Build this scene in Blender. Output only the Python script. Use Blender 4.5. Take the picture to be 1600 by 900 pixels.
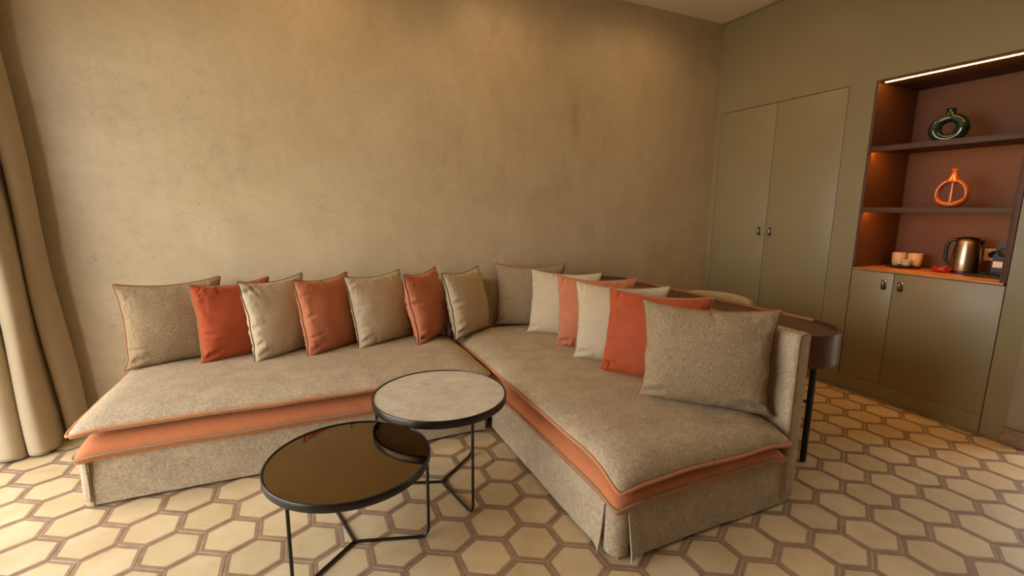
import bpy, bmesh, math, random
from mathutils import Vector, Matrix, noise

random.seed(7)
for o in list(bpy.data.objects):
    bpy.data.objects.remove(o, do_unlink=True)
S = bpy.context.scene
COL = S.collection
PI = math.pi

# ------------------------------------------------------------------ camera
# measured from the photograph: focal length in pixels of a 1600x900 frame, pitch, roll, yaw
CAM_H, FPX, PITCH, ROLL, YAW = 1.31, 727.8, 0.1693, 0.0102, math.radians(24.3)
cam_d = bpy.data.cameras.new('camera')
cam_d.sensor_width = 36.0
cam_d.lens = FPX / 1600 * 36
cam_d.clip_start = 0.02
cam = bpy.data.objects.new('camera', cam_d)
COL.objects.link(cam)
_r = Vector((1, 0, 0)); _f = Vector((0, math.cos(PITCH), -math.sin(PITCH))); _u = Vector((0, math.sin(PITCH), math.cos(PITCH)))
_r2 = _r * math.cos(ROLL) + _u * math.sin(ROLL); _u2 = -_r * math.sin(ROLL) + _u * math.cos(ROLL)
_Z = Matrix.Rotation(-YAW, 3, 'Z')
_R, _U, _F = _Z @ _r2, _Z @ _u2, _Z @ _f
cam.matrix_world = Matrix(((_R.x, _U.x, -_F.x, 0), (_R.y, _U.y, -_F.y, 0), (_R.z, _U.z, -_F.z, CAM_H), (0, 0, 0, 1)))
S.camera = cam

# ------------------------------------------------------------------ daylight, exposure
W = bpy.data.worlds.new('daylight'); S.world = W; W.use_nodes = True
bg = W.node_tree.nodes['Background']
bg.inputs[0].default_value = (1.0, 0.99, 0.965, 1)
bg.inputs[1].default_value = 8.8
S.view_settings.view_transform = 'Standard'
S.view_settings.look = 'None'
S.view_settings.gamma = 1.0
S.view_settings.use_curve_mapping = False
S.view_settings.exposure = 0.0

# room extents (metres): x along the plaster wall, y towards it
XL, XR, YB, YF, ZC = -1.75, 3.663, 3.43, -2.6, 3.0
WIN_L = (0.55, 3.10, 0.0, 2.40)      # glazed opening in the left wall: y0, y1, z0, z1
WIN_R = (0.50, 0.98, 0.0, 2.20)      # glazed opening in the right wall


def portal(name, loc, rot, sx, sy):
    l = bpy.data.lights.new(name, 'AREA'); l.shape = 'RECTANGLE'; l.size = sx; l.size_y = sy
    l.cycles.is_portal = True
    o = bpy.data.objects.new(name, l); COL.objects.link(o); o.location = loc; o.rotation_euler = rot


portal('window_daylight_left', (XL - .30, (WIN_L[0] + WIN_L[1]) / 2, 1.2), (0, -PI / 2, 0), 2.4, WIN_L[1] - WIN_L[0])
portal('window_daylight_right', (4.34, (WIN_R[0] + WIN_R[1]) / 2, 1.1), (0, PI / 2, 0), 2.2, WIN_R[1] - WIN_R[0])

# ------------------------------------------------------------------ helpers


def new_obj(name, mesh, parent=None):
    o = bpy.data.objects.new(name, mesh); COL.objects.link(o)
    if parent is not None:
        o.parent = parent
    return o


def finish(bm, name, mats, parent=None, smooth=None, origin=None):
    """bmesh -> one mesh object; origin is subtracted when the parent stands at that point"""
    if origin is not None:
        bmesh.ops.translate(bm, verts=bm.verts, vec=-Vector(origin))
    me = bpy.data.meshes.new(name); bm.to_mesh(me); bm.free()
    for m in (mats if isinstance(mats, (list, tuple)) else [mats]):
        me.materials.append(m)
    if smooth is not None:
        me.polygons.foreach_set('use_smooth', [True] * len(me.polygons))
        if smooth < 180:
            me.set_sharp_from_angle(angle=math.radians(smooth))
    return new_obj(name, me, parent)


def tag(o, label, cat, group=None):
    o['label'] = label; o['category'] = cat
    if group:
        o['group'] = group
    return o


def thing(name, label, cat, loc=(0, 0, 0), group=None, rot=None):
    o = bpy.data.objects.new(name, None); COL.objects.link(o)
    o.empty_display_size = .05; o.location = loc
    if rot is not None:
        o.rotation_euler = rot
    return tag(o, label, cat, group)


def struct(o, label=None, cat=None):
    o['kind'] = 'structure'
    if label:
        o['label'] = label; o['category'] = cat
    return o


def box(bm, x0, x1, y0, y1, z0, z1, bev=0, seg=2):
    r = bmesh.ops.create_cube(bm, size=1)
    vs = r['verts']
    for v in vs:
        v.co = Vector(((x0 + x1) / 2 + v.co.x * (x1 - x0), (y0 + y1) / 2 + v.co.y * (y1 - y0), (z0 + z1) / 2 + v.co.z * (z1 - z0)))
    if bev:
        es = list({e for v in vs for e in v.link_edges})
        bmesh.ops.bevel(bm, geom=es, offset=bev, segments=seg, affect='EDGES', profile=.5)
    return bm


def bx(name, dims, mat, parent=None, bev=0, origin=None, seg=2):
    return finish(box(bmesh.new(), *dims, bev, seg), name, mat, parent, 40 if bev else None, origin)


def tube(bm, pts, r, closed=False, seg=10, cap=True):
    pts = [Vector(p) for p in pts]; n = len(pts)
    rings = []; prev = None
    for i, p in enumerate(pts):
        a = pts[(i - 1) % n] if (closed or i > 0) else p
        b = pts[(i + 1) % n] if (closed or i < n - 1) else p
        t = (b - a).normalized()
        if prev is None:
            up = Vector((0, 0, 1)) if abs(t.z) < .9 else Vector((1, 0, 0))
            nrm = (up - t * up.dot(t)).normalized()
        else:
            nrm = (prev - t * prev.dot(t)).normalized()
        prev = nrm; bn = t.cross(nrm)
        rings.append([bm.verts.new(p + (nrm * math.cos(k * 2 * PI / seg) + bn * math.sin(k * 2 * PI / seg)) * r) for k in range(seg)])
    m = n if closed else n - 1
    for i in range(m):
        A, B = rings[i], rings[(i + 1) % n]
        # choose the twist that joins a closed ring with the least shear
        off = 0
        if closed and i == n - 1:
            off = min(range(seg), key=lambda q: (A[0].co - B[q].co).length)
        for k in range(seg):
            bm.faces.new((A[k], A[(k + 1) % seg], B[(k + 1 + off) % seg], B[(k + off) % seg]))
    if cap and not closed:
        bm.faces.new(rings[0][::-1]); bm.faces.new(rings[-1])
    bmesh.ops.recalc_face_normals(bm, faces=bm.faces[:])
    return bm


def rounded(pts, r, n=6):
    """round the inner corners of an open polyline"""
    P = [Vector(p) for p in pts]; out = [P[0]]
    for i in range(1, len(P) - 1):
        a, b, c = P[i - 1], P[i], P[i + 1]
        d1, d2 = (a - b), (c - b); rr = min(r, d1.length * .49, d2.length * .49)
        s, e = b + d1.normalized() * rr, b + d2.normalized() * rr
        for k in range(n + 1):
            t = k / n; out.append(s * (1 - t) ** 2 + b * 2 * t * (1 - t) + e * t * t)
    return out + [P[-1]]


def lathe(bm, prof, seg=32, cx=0, cy=0):
    rings = []
    for r, z in prof:
        rings.append([bm.verts.new((cx + r * math.cos(k * 2 * PI / seg), cy + r * math.sin(k * 2 * PI / seg), z)) for k in range(seg)] if r > 1e-6 else [bm.verts.new((cx, cy, z))])
    for A, B in zip(rings, rings[1:]):
        for k in range(seg):
            if len(A) == 1 and len(B) == 1:
                continue
            if len(A) == 1:
                bm.faces.new((A[0], B[(k + 1) % seg], B[k]))
            elif len(B) == 1:
                bm.faces.new((A[k], A[(k + 1) % seg], B[0]))
            else:
                bm.faces.new((A[k], A[(k + 1) % seg], B[(k + 1) % seg], B[k]))
    bmesh.ops.recalc_face_normals(bm, faces=bm.faces[:])
    return bm


def prism(bm, pts, z0, z1):
    a = [bm.verts.new((x, y, z0)) for x, y in pts]; b = [bm.verts.new((x, y, z1)) for x, y in pts]
    n = len(pts)
    bm.faces.new(a[::-1]); bm.faces.new(b)
    for i in range(n):
        bm.faces.new((a[i], a[(i + 1) % n], b[(i + 1) % n], b[i]))
    bmesh.ops.recalc_face_normals(bm, faces=bm.faces[:])
    return bm


def catmull(P, n=8):
    P = [Vector(p) for p in P]; out = []
    for i in range(len(P) - 1):
        p0, p1, p2, p3 = P[max(i - 1, 0)], P[i], P[i + 1], P[min(i + 2, len(P) - 1)]
        for k in range(n):
            t = k / n
            out.append(.5 * ((2 * p1) + (p2 - p0) * t + (2 * p0 - 5 * p1 + 4 * p2 - p3) * t * t + (3 * p1 - p0 - 3 * p2 + p3) * t ** 3))
    return out + [P[-1]]


# ------------------------------------------------------------------ materials
def srgb(r, g, b):
    f = lambda c: (c / 255 / 12.92) if c / 255 <= .04045 else ((c / 255 + .055) / 1.055) ** 2.4
    return (f(r), f(g), f(b), 1)


class Mat:
    def __init__(self, name, color=(.8, .8, .8, 1), rough=.6, metal=0.0, spec=.5):
        self.m = bpy.data.materials.new(name); self.m.use_nodes = True
        self.nt = self.m.node_tree; self.N = self.nt.nodes; self.L = self.nt.links
        self.b = self.N['Principled BSDF']
        self.b.inputs['Base Color'].default_value = color
        self.b.inputs['Roughness'].default_value = rough
        self.b.inputs['Metallic'].default_value = metal
        self.b.inputs['Specular IOR Level'].default_value = spec

    def node(self, t, **kw):
        n = self.N.new(t)
        for k, v in kw.items():
            if k in n.inputs:
                n.inputs[k].default_value = v
            else:
                setattr(n, k, v)
        return n

    def coord(self, kind='Object', scale=(1, 1, 1)):
        tc = self.node('ShaderNodeTexCoord'); mp = self.node('ShaderNodeMapping')
        mp.inputs['Scale'].default_value = scale
        self.L.new(tc.outputs[kind], mp.inputs['Vector'])
        return mp.outputs[0]

    def noise(self, vec, scale, detail=4, rough=.55, dist=0):
        n = self.node('ShaderNodeTexNoise'); n.inputs['Scale'].default_value = scale
        n.inputs['Detail'].default_value = detail; n.inputs['Roughness'].default_value = rough; n.inputs['Distortion'].default_value = dist
        self.L.new(vec, n.inputs['Vector'])
        return n.outputs['Fac']

    def ramp(self, fac, stops, interp='LINEAR'):
        r = self.node('ShaderNodeValToRGB'); e = r.color_ramp.elements; r.color_ramp.interpolation = interp
        while len(e) < len(stops):
            e.new(.5)
        for el, (p, c) in zip(e, stops):
            el.position = p; el.color = c if len(c) == 4 else (*c, 1)
        self.L.new(fac, r.inputs[0])
        return r.outputs[0]

    def mix(self, fac, a, b, mode='MIX'):
        n = self.node('ShaderNodeMix'); n.data_type = 'RGBA'; n.blend_type = mode
        for sock, v in ((0, fac), (6, a), (7, b)):
            if isinstance(v, bpy.types.NodeSocket):
                self.L.new(v, n.inputs[sock])
            else:
                n.inputs[sock].default_value = v
        return n.outputs[2]

    def base(self, sock):
        self.L.new(sock, self.b.inputs['Base Color']); return self

    def bump(self, h, strength=.3, dist=.002):
        n = self.node('ShaderNodeBump'); n.inputs['Strength'].default_value = strength; n.inputs['Distance'].default_value = dist
        self.L.new(h, n.inputs['Height']); self.L.new(n.outputs[0], self.b.inputs['Normal']); return self

    def sheen(self, w, tint, rough=.4):
        self.b.inputs['Sheen Weight'].default_value = w; self.b.inputs['Sheen Tint'].default_value = tint
        self.b.inputs['Sheen Roughness'].default_value = rough; return self


def mul(c, k):
    return (min(c[0] * k, 1), min(c[1] * k, 1), min(c[2] * k, 1), 1)


def fabric(name, col, speck=.25, scale=420, blotch=.12, sheen=.15, stretch=(1, 1, 1), mid=0):
    M = Mat(name, col, .95, spec=.15)
    v = M.coord('Object', stretch)
    f = M.noise(v, scale, 3, .7)
    c1 = M.ramp(f, [(.3, mul(col, 1 - speck * 1.5)), (.5, col), (.72, mul(col, 1 + speck * 1.8))])
    g = M.noise(v, 9, 5, .6, .6)
    k = M.ramp(g, [(.3, (1 - blotch,) * 3), (.7, (1 + blotch,) * 3)])
    c1 = M.mix(1.0, c1, k, 'MULTIPLY')
    if mid:
        c1 = M.mix(1.0, c1, M.ramp(M.noise(v, 75, 4, .7), [(.32, (1 - mid,) * 3), (.68, (1 + mid,) * 3)]), 'MULTIPLY')
    M.base(c1)
    M.bump(f, .6, .0015)
    return M.sheen(sheen, mul(col, 1.7), .5).m


def velvet(name, col, tint):
    M = Mat(name, col, .75, spec=.2)
    v = M.coord()
    g = M.noise(v, 7, 4, .5, .8)
    M.base(M.ramp(g, [(.3, mul(col, .88)), (.7, mul(col, 1.12))]))
    M.bump(M.noise(v, 700, 2), .15, .0006)
    return M.sheen(.75, tint, .35).m


def plaster(name, c_dark, c_mid, c_light, rough=.42, stain=False):
    M = Mat(name, c_mid, rough, spec=.4)
    v = M.coord('Object')
    big = M.noise(v, 1.1, 6, .6, .9)
    c = M.ramp(big, [(.28, c_dark), (.5, c_mid), (.74, c_light)])
    fine = M.noise(v, 9, 7, .65, 1.4)
    c = M.mix(1.0, c, M.ramp(fine, [(.3, (.93, .925, .915)), (.5, (1,) * 3), (.75, (1.05, 1.05, 1.04))]), 'MULTIPLY')
    # trowel drift, stretched along the wall
    dr = M.noise(M.coord('Object', (1, 1, .35)), 3.2, 5, .6, 2.0)
    c = M.mix(1.0, c, M.ramp(dr, [(.35, (.95, .945, .935)), (.6, (1.02,) * 3)]), 'MULTIPLY')
    if stain:
        # old vertical water stain on the wall above the sofa corner
        sv = M.node('ShaderNodeVectorMath', operation='SUBTRACT'); sv.inputs[1].default_value = (2.10, 3.43, 2.05); M.L.new(v, sv.inputs[0])
        mp = M.node('ShaderNodeMapping'); mp.inputs['Scale'].default_value = (5.5, .1, 1.5); M.L.new(sv.outputs[0], mp.inputs['Vector'])
        ln = M.node('ShaderNodeVectorMath', operation='LENGTH'); M.L.new(mp.outputs[0], ln.inputs[0])
        wob = M.noise(M.coord('Object', (1, 1, .3)), 7, 5, .6, 1.0)
        ad = M.node('ShaderNodeMath', operation='ADD'); M.L.new(ln.outputs['Value'], ad.inputs[0]); M.L.new(wob, ad.inputs[1])
        c = M.mix(M.ramp(ad.outputs[0], [(.55, (.42, .42, .42)), (1.0, (0, 0, 0))]), c, mul(c_dark, .62))
    # hairline craquelure, only in patches
    wv = M.node('ShaderNodeVectorMath', operation='ADD')
    nz = M.node('ShaderNodeTexNoise'); nz.inputs['Scale'].default_value = 5; nz.inputs['Detail'].default_value = 5
    sc = M.node('ShaderNodeVectorMath', operation='SCALE'); sc.inputs['Scale'].default_value = .28
    M.L.new(v, nz.inputs['Vector']); M.L.new(nz.outputs['Color'], sc.inputs[0]); M.L.new(v, wv.inputs[0]); M.L.new(sc.outputs[0], wv.inputs[1])
    vo = M.node('ShaderNodeTexVoronoi', feature='DISTANCE_TO_EDGE'); vo.inputs['Scale'].default_value = 9
    M.L.new(wv.outputs[0], vo.inputs['Vector'])
    crack = M.ramp(vo.outputs['Distance'], [(0.0, (1, 1, 1)), (.011, (0, 0, 0))])
    patch = M.ramp(M.noise(v, 1.6, 3), [(.42, (0, 0, 0)), (.60, (.55, .55, .55))])
    fac = M.mix(1.0, crack, patch, 'MULTIPLY')
    M.base(M.mix(fac, c, mul(c_dark, .55)))
    M.bump(fine, .12, .004)
    return M.m


m_wall = plaster('tadelakt_plaster', srgb(180, 161, 129), srgb(190, 172, 140), srgb(200, 183, 151), stain=True)
m_pier = plaster('grey_plaster', srgb(150, 138, 112), srgb(165, 153, 127), srgb(180, 168, 144), .6)
m_ceil = Mat('ceiling_paint', srgb(240, 224, 198), .8).m
M = Mat('olive_paint', srgb(145, 130, 94), .38)
v = M.coord()
M.base(M.ramp(M.noise(v, 2.5, 4), [(.3, srgb(142, 127, 91)), (.7, srgb(149, 134, 97))])).bump(M.noise(v, 260, 2), .05, .0006)
m_olive = M.m
m_dark = Mat('dark_void', srgb(22, 17, 11), .9).m
M = Mat('clay_paint', srgb(90, 55, 33), .55)
M.base(M.ramp(M.noise(M.coord(), 4, 4), [(.3, srgb(87, 53, 31)), (.7, srgb(94, 58, 35))]))
m_clay = M.m
M = Mat('oak_worktop', srgb(188, 128, 70), .4)
v = M.coord('Object', (2, .25, 2)); n_ = M.noise(v, 24, 6, .6, .5)
M.base(M.ramp(n_, [(.3, srgb(170, 112, 60)), (.7, srgb(200, 140, 80))]))
m_oak = M.m
m_bronze = Mat('bronze_handle', srgb(134, 118, 96), .3, 1.0).m
m_black = Mat('black_metal', srgb(17, 14, 12), .34, .0, .5).m
m_blackp = Mat('black_plastic', srgb(18, 16, 14), .35).m
m_steel = Mat('brushed_steel', srgb(178, 160, 132), .28, 1.0).m
M = Mat('smoked_mirror', srgb(128, 106, 70), .05, 1.0)
m_mirror = M.m
M = Mat('grey_stone', srgb(178, 164, 140), .5)
v = M.coord()
c = M.ramp(M.noise(v, 14, 7, .68, .6), [(.28, srgb(174, 164, 146)), (.5, srgb(194, 184, 166)), (.75, srgb(212, 204, 188))])
c = M.mix(1.0, c, M.ramp(M.noise(v, 160, 2, .5), [(.28, (.78,) * 3), (.4, (1,) * 3)]), 'MULTIPLY')
M.base(c).bump(M.noise(v, 60, 4), .1, .001)
m_stone = M.m
M = Mat('walnut', srgb(92, 58, 36), .38)
v = M.coord('Object', (6, .5, 6)); g = M.noise(v, 9, 7, .62, 1.2)
M.base(M.ramp(g, [(.25, srgb(54, 32, 19)), (.5, srgb(84, 51, 31)), (.78, srgb(116, 76, 47))])).bump(g, .06, .001)
m_walnut = M.m
M = Mat('walnut_edge', srgb(168, 112, 66), .35)
M.base(M.ramp(M.noise(M.coord('Object', (6, .5, 6)), 12, 5), [(.3, srgb(150, 96, 54)), (.7, srgb(182, 126, 78))]))
m_walnut_edge = M.m
m_taupe = fabric('taupe_chenille', srgb(167, 150, 125), .36, 300, .13, .05, mid=.16)
m_taupe_c = fabric('taupe_boucle', srgb(146, 126, 98), .46, 260, .06, .06)
m_linen = fabric('beige_linen', srgb(184, 166, 138), .14, 420, .05, stretch=(1, 1, 2.5))
m_orange = fabric('orange_chenille', srgb(186, 116, 78), .14, 330, .08, .3)
m_pipe_or = fabric('orange_piping', srgb(188, 126, 88), .12, 300, .03)
m_pipe_rust = fabric('rust_piping', srgb(146, 82, 54), .12, 300, .03)
m_pipe_tp = fabric('taupe_piping', srgb(150, 124, 94), .15, 300, .03)
m_pipe_dk = fabric('dark_olive_piping', srgb(92, 78, 58), .15, 300, .03)
m_vel_shaded = velvet('orange_velvet_shaded_nap', srgb(158, 72, 40), srgb(232, 160, 120))  # one orange velvet: shade on its nap put into a darker base
m_vel_lit = velvet('orange_velvet_lit_nap', srgb(178, 108, 76), srgb(230, 180, 150))  # same orange velvet: light on its nap put into a paler base
m_chair = fabric('beige_boucle', srgb(172, 150, 108), .2, 260, .08)
m_curtain = fabric('curtain_cloth', srgb(170, 154, 128), .05, 500, .04, .1)
m_lwood = Mat('pale_wood', srgb(190, 140, 82), .5).m
m_white_cer = Mat('white_ceramic', srgb(225, 214, 196), .25).m
M = Mat('stone_skirting', srgb(140, 112, 82), .6)
M.base(M.ramp(M.noise(M.coord(), 18, 6, .65), [(.3, srgb(118, 92, 66)), (.7, srgb(160, 132, 100))]))
m_skirt = M.m
m_frame = Mat('window_frame_paint', srgb(60, 52, 42), .45).m


def tile_mats():
    M = Mat('cream_tile', srgb(222, 192, 138), .5, spec=.4)
    oi = M.node('ShaderNodeObjectInfo')
    v = M.coord('Object')
    ad = M.node('ShaderNodeVectorMath', operation='ADD'); M.L.new(v, ad.inputs[0]); M.L.new(oi.outputs['Location'], ad.inputs[1])
    n1 = M.noise(ad.outputs[0], 6, 6, .6, 1.0)
    c = M.ramp(n1, [(.28, srgb(190, 166, 125)), (.52, srgb(200, 179, 142)), (.75, srgb(207, 190, 156))])
    rr = M.ramp(oi.outputs['Random'], [(0, (.90, .89, .86)), (1, (1.04, 1.03, 1.02))])
    c = M.mix(1.0, c, rr, 'MULTIPLY')
    dots = M.ramp(M.noise(ad.outputs[0], 95, 1), [(.20, (.55, .45, .35)), (.23, (1, 1, 1))])
    M.base(M.mix(1.0, c, dots, 'MULTIPLY')).bump(n1, .05, .002)
    a = M.m
    M = Mat('brown_tile_border', srgb(166, 132, 102), .55, spec=.35)
    oi = M.node('ShaderNodeObjectInfo')
    v = M.coord('Object')
    ad = M.node('ShaderNodeVectorMath', operation='ADD'); M.L.new(v, ad.inputs[0]); M.L.new(oi.outputs['Location'], ad.inputs[1])
    n1 = M.noise(ad.outputs[0], 22, 5, .6)
    c = M.ramp(n1, [(.3, srgb(134, 108, 84)), (.7, srgb(158, 132, 106))])
    rr = M.ramp(oi.outputs['Random'], [(0, (.86, .85, .84)), (1, (1.06, 1.05, 1.04))])
    M.base(M.mix(1.0, c, rr, 'MULTIPLY'))
    return a, M.m


m_tile, m_tileb = tile_mats()
M = Mat('grout', srgb(196, 176, 150), .9)
M.base(M.ramp(M.noise(M.coord(), 7, 4), [(.30, srgb(120, 94, 70)), (.5, srgb(214, 198, 176))]))
m_grout = M.m
M = Mat('mortar', srgb(150, 116, 82), .9)
M.base(M.ramp(M.noise(M.coord(), 9, 5), [(.3, srgb(128, 96, 66)), (.7, srgb(176, 140, 100))]))
m_mortar = M.m


def emit(name, col, s):
    m = bpy.data.materials.new(name); m.use_nodes = True; nt = m.node_tree; nt.nodes.clear()
    e = nt.nodes.new('ShaderNodeEmission'); e.inputs[0].default_value = col; e.inputs[1].default_value = s
    o = nt.nodes.new('ShaderNodeOutputMaterial'); nt.links.new(e.outputs[0], o.inputs[0]); return m


def pane_mat():
    m = bpy.data.materials.new('window_glass'); m.use_nodes = True; nt = m.node_tree; nt.nodes.clear()
    t = nt.nodes.new('ShaderNodeBsdfTransparent'); g = nt.nodes.new('ShaderNodeBsdfGlossy'); g.inputs['Roughness'].default_value = 0.0
    x = nt.nodes.new('ShaderNodeMixShader'); x.inputs[0].default_value = .06
    o = nt.nodes.new('ShaderNodeOutputMaterial')
    nt.links.new(t.outputs[0], x.inputs[1]); nt.links.new(g.outputs[0], x.inputs[2]); nt.links.new(x.outputs[0], o.inputs[0]); return m


m_pane = pane_mat()

# ------------------------------------------------------------------ floor with hexagonal cement tiles
fl = finish(box(bmesh.new(), XL - .3, 4.4, YF - .2, YB + .3, -.15, -.0022), 'floor', m_grout)
struct(fl, 'cream hexagonal cement tiles with brown borders across the floor', 'floor')
TS, TROT, TX, TY = 0.1153, math.radians(-30.0), 0.6676, 1.6489
RX0, RX1, RY0, RY1 = XL + .01, 3.615, YF + .01, YB - .01


def clip(poly, axis, val, keep_less):
    out = []
    for i in range(len(poly)):
        a, b = poly[i], poly[(i + 1) % len(poly)]
        ina = (a[axis] < val) == keep_less; inb = (b[axis] < val) == keep_less
        if ina:
            out.append(a)
        if ina != inb:
            t = (val - a[axis]) / (b[axis] - a[axis]); out.append((a[0] + (b[0] - a[0]) * t, a[1] + (b[1] - a[1]) * t))
    return out


def clip_room(poly):
    for ax, val, kl in ((0, RX0, False), (0, RX1, True), (1, RY0, False), (1, RY1, True)):
        if len(poly) < 3:
            return []
        poly = clip(poly, ax, val, kl)
    return poly


def hexpts(r, cx=0, cy=0):
    return [(cx + r * math.cos(TROT + k * PI / 3), cy + r * math.sin(TROT + k * PI / 3)) for k in range(6)]


GAP = .0014; BORDER = .0150


def tile_bm(bm, cx, cy, ox=0, oy=0):
    """hexagon (cut at the room edge): bevelled sides, brown ring, cream centre"""
    R = TS - GAP * 1.1547
    outer = clip_room(hexpts(R, cx, cy)); top = clip_room(hexpts(R - .0012, cx, cy)); inner = clip_room(hexpts(R - BORDER * 1.1547, cx, cy))
    if len(outer) < 3 or len(top) < 3:
        return False
    sh = lambda P, z: [bm.verts.new((x - ox, y - oy, z)) for x, y in P]
    if len(top) == len(outer) == 6 and len(inner) == 6:
        a, b, c_, d = sh(outer, -.008), sh(outer, -.0009), sh(top, 0), sh(inner, 0)
        for A, B in ((a, b), (b, c_), (c_, d)):
            for i in range(6):
                f = bm.faces.new((A[i], A[(i + 1) % 6], B[(i + 1) % 6], B[i])); f.material_index = 1
        f = bm.faces.new(d); f.material_index = 0
    else:
        n = len(outer); a, b = sh(outer, -.008), sh(outer, -.0004)
        for i in range(n):
            f = bm.faces.new((a[i], a[(i + 1) % n], b[(i + 1) % n], b[i])); f.material_index = 1
        f = bm.faces.new(b); f.material_index = 1
        if len(inner) >= 3:
            f = bm.faces.new(sh(inner, 0)); f.material_index = 0
    return True


def in_view(p):
    d = Vector(p) - Vector((0, 0, CAM_H)); z = d.dot(_F)
    if z < .1:
        return False
    x, y = 800 + FPX * d.dot(_R) / z, 450 - FPX * d.dot(_U) / z
    return -20 < x < 1620 and 300 < y < 930


def under_sofa(x, y):
    return (-.80 < x < .98 and y > 2.56) or (1.10 < x < 1.90 and y > 1.36) or (.9 < x < 1.9 and y > 2.5)


ca, sa = math.cos(TROT), math.sin(TROT)
cells = []
for i in range(-40, 41):
    for j in range(-40, 41):
        lx, ly = i * 1.5 * TS, i * .8660254 * TS + j * 1.7320508 * TS
        x, y = TX + ca * lx - sa * ly, TY + sa * lx + ca * ly
        if RX0 - TS < x < RX1 + TS and RY0 - TS < y < RY1 + TS:
            vis = any(in_view((hx, hy, 0)) for hx, hy in hexpts(TS, x, y)) and not under_sofa(x, y)
            cells.append((0 if vis else 1, math.hypot(x, y), x, y))
cells.sort()
tile_me = bpy.data.meshes.new('tile')
bm = bmesh.new(); tile_bm(bm, .9, 1.0, .9, 1.0); bm.to_mesh(tile_me); bm.free()
for mm in (m_tile, m_tileb):
    tile_me.materials.append(mm)
rest = bmesh.new(); made = 0
for hid, dist, x, y in cells:
    whole = RX0 + TS < x < RX1 - TS and RY0 + TS < y < RY1 - TS
    if not hid and made < 295:
        if whole:
            o = new_obj('tile', tile_me, fl)
        else:
            bm = bmesh.new()
            if not tile_bm(bm, x, y, x, y):
                bm.free(); continue
            o = finish(bm, 'tile', [m_tile, m_tileb], fl)
        o.location = (x + random.uniform(-.0004, .0004), y + random.uniform(-.0004, .0004), random.uniform(-.0004, 0))
        o.rotation_euler = (random.uniform(-.002, .002), random.uniform(-.002, .002), random.uniform(-.004, .004))
        made += 1
    else:
        tile_bm(rest, x, y)
ro = finish(rest, 'tile_field', [m_tile, m_tileb], fl); ro['kind'] = 'stuff'
mo = bx('mortar_edge', (3.612, 3.70, .98, YB, -.02, -.0006), m_mortar, fl)

# ------------------------------------------------------------------ walls, ceiling, windows
struct(finish(box(bmesh.new(), XL - .25, 4.4, YB, YB + .2, 0, ZC), 'wall_back', m_wall), 'polished beige plaster wall with hairline cracks behind the sofa', 'wall')
struct(finish(box(bmesh.new(), XL - .25, 4.4, YF - .2, YF, 0, ZC), 'wall_front', m_wall), 'plain beige plaster wall opposite the sofa', 'wall')
struct(finish(box(bmesh.new(), XL - .25, 4.4, YF - .2, YB + .2, ZC, ZC + .15), 'ceiling', m_ceil), 'smooth pale beige painted ceiling', 'ceiling')
bm = bmesh.new()
y0, y1, z0, z1 = WIN_L
box(bm, XL - .25, XL, YF, y0, 0, ZC); box(bm, XL - .25, XL, y1, YB, 0, ZC); box(bm, XL - .25, XL, y0, y1, z1, ZC)
struct(finish(bm, 'wall_left', m_wall), 'plaster wall around the tall window', 'wall')
w1 = struct(thing('window_1', 'tall glazed window in the wall beside the curtain', 'window', (XL - .12, 0, 0)))
OW = (XL - .12, 0, 0)
nb = 2
for k in range(nb + 1):
    yy = y0 + .03 + (y1 - y0 - .06) * k / nb
    bx('mullion', (XL - .15, XL - .09, yy - .025, yy + .025, .04, z1 - .04), m_frame, w1, .004, OW)
bx('window_frame', (XL - .15, XL - .09, y0, y1, 0, .05), m_frame, w1, .004, OW); bx('window_frame', (XL - .15, XL - .09, y0, y1, z1 - .05, z1), m_frame, w1, .004, OW)
for k in range(nb):
    ya = y0 + .055 + (y1 - y0 - .06) * k / nb; yb = y0 + .005 + (y1 - y0 - .06) * (k + 1) / nb
    bx('pane', (XL - .124, XL - .116, ya, yb, .05, z1 - .05), m_pane, w1, 0, OW)

M = Mat('outdoor_ground', srgb(176, 160, 134), .8)
M.base(M.ramp(M.noise(M.coord(), 2, 5), [(.3, srgb(160, 144, 118)), (.7, srgb(188, 172, 146))])); m_ground = M.m
struct(bx('ground_window_side', (-14, XL - .31, -10, 14, -.25, -.05), m_ground), 'added unseen terrace outside the tall window', 'ground')  # unseen slabs, added so daylight enters mostly downward onto floor and lower wall
struct(bx('ground_door_side', (4.41, 16, -10, 14, -.25, -.05), m_ground), 'added unseen terrace outside the glazed door', 'ground')

# right wall: painted joinery panels flush at x = XR, carcass behind
DW = 4.25
bm = bmesh.new()
P = .022
box(bm, XR, XR + P, 1.130, 1.236, 0, ZC)                     # end filler
box(bm, XR, XR + P, 2.068, 2.240, .0, ZC)                    # filler between niche and wardrobe
box(bm, XR, XR + P, 3.372, YB, 0, ZC)
box(bm, XR, XR + P, 2.240, 3.372, 2.201, ZC)
box(bm, XR, XR + P, 1.236, 2.068, 2.198, ZC)
box(bm, DW, DW + .05, .98, YB + .1, 0, ZC)                   # back of the built-in depth
box(bm, XR + P, DW, 1.130, 1.15, 0, ZC)
wr = struct(finish(bm, 'wall_right', m_olive), 'olive painted panelled wall around the cupboards and niche', 'wall')
bm = bmesh.new()
box(bm, 3.642, DW + .1, 1.030, 1.127, 0, ZC, .008)
y0r, y1r, z0r, z1r = WIN_R
box(bm, 3.70, DW + .1, y1r, 1.031, 0, ZC); box(bm, 3.70, DW + .1, y0r, y1r, z1r, ZC); box(bm, 3.70, DW + .1, YF, y0r, 0, ZC)
struct(finish(bm, 'wall_pier', m_pier, smooth=40), 'rough grey plaster pier at the end of the olive wall', 'wall')
bm = box(bmesh.new(), 3.618, 3.6415, 1.026, 1.129, 0, .098, .006)
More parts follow.
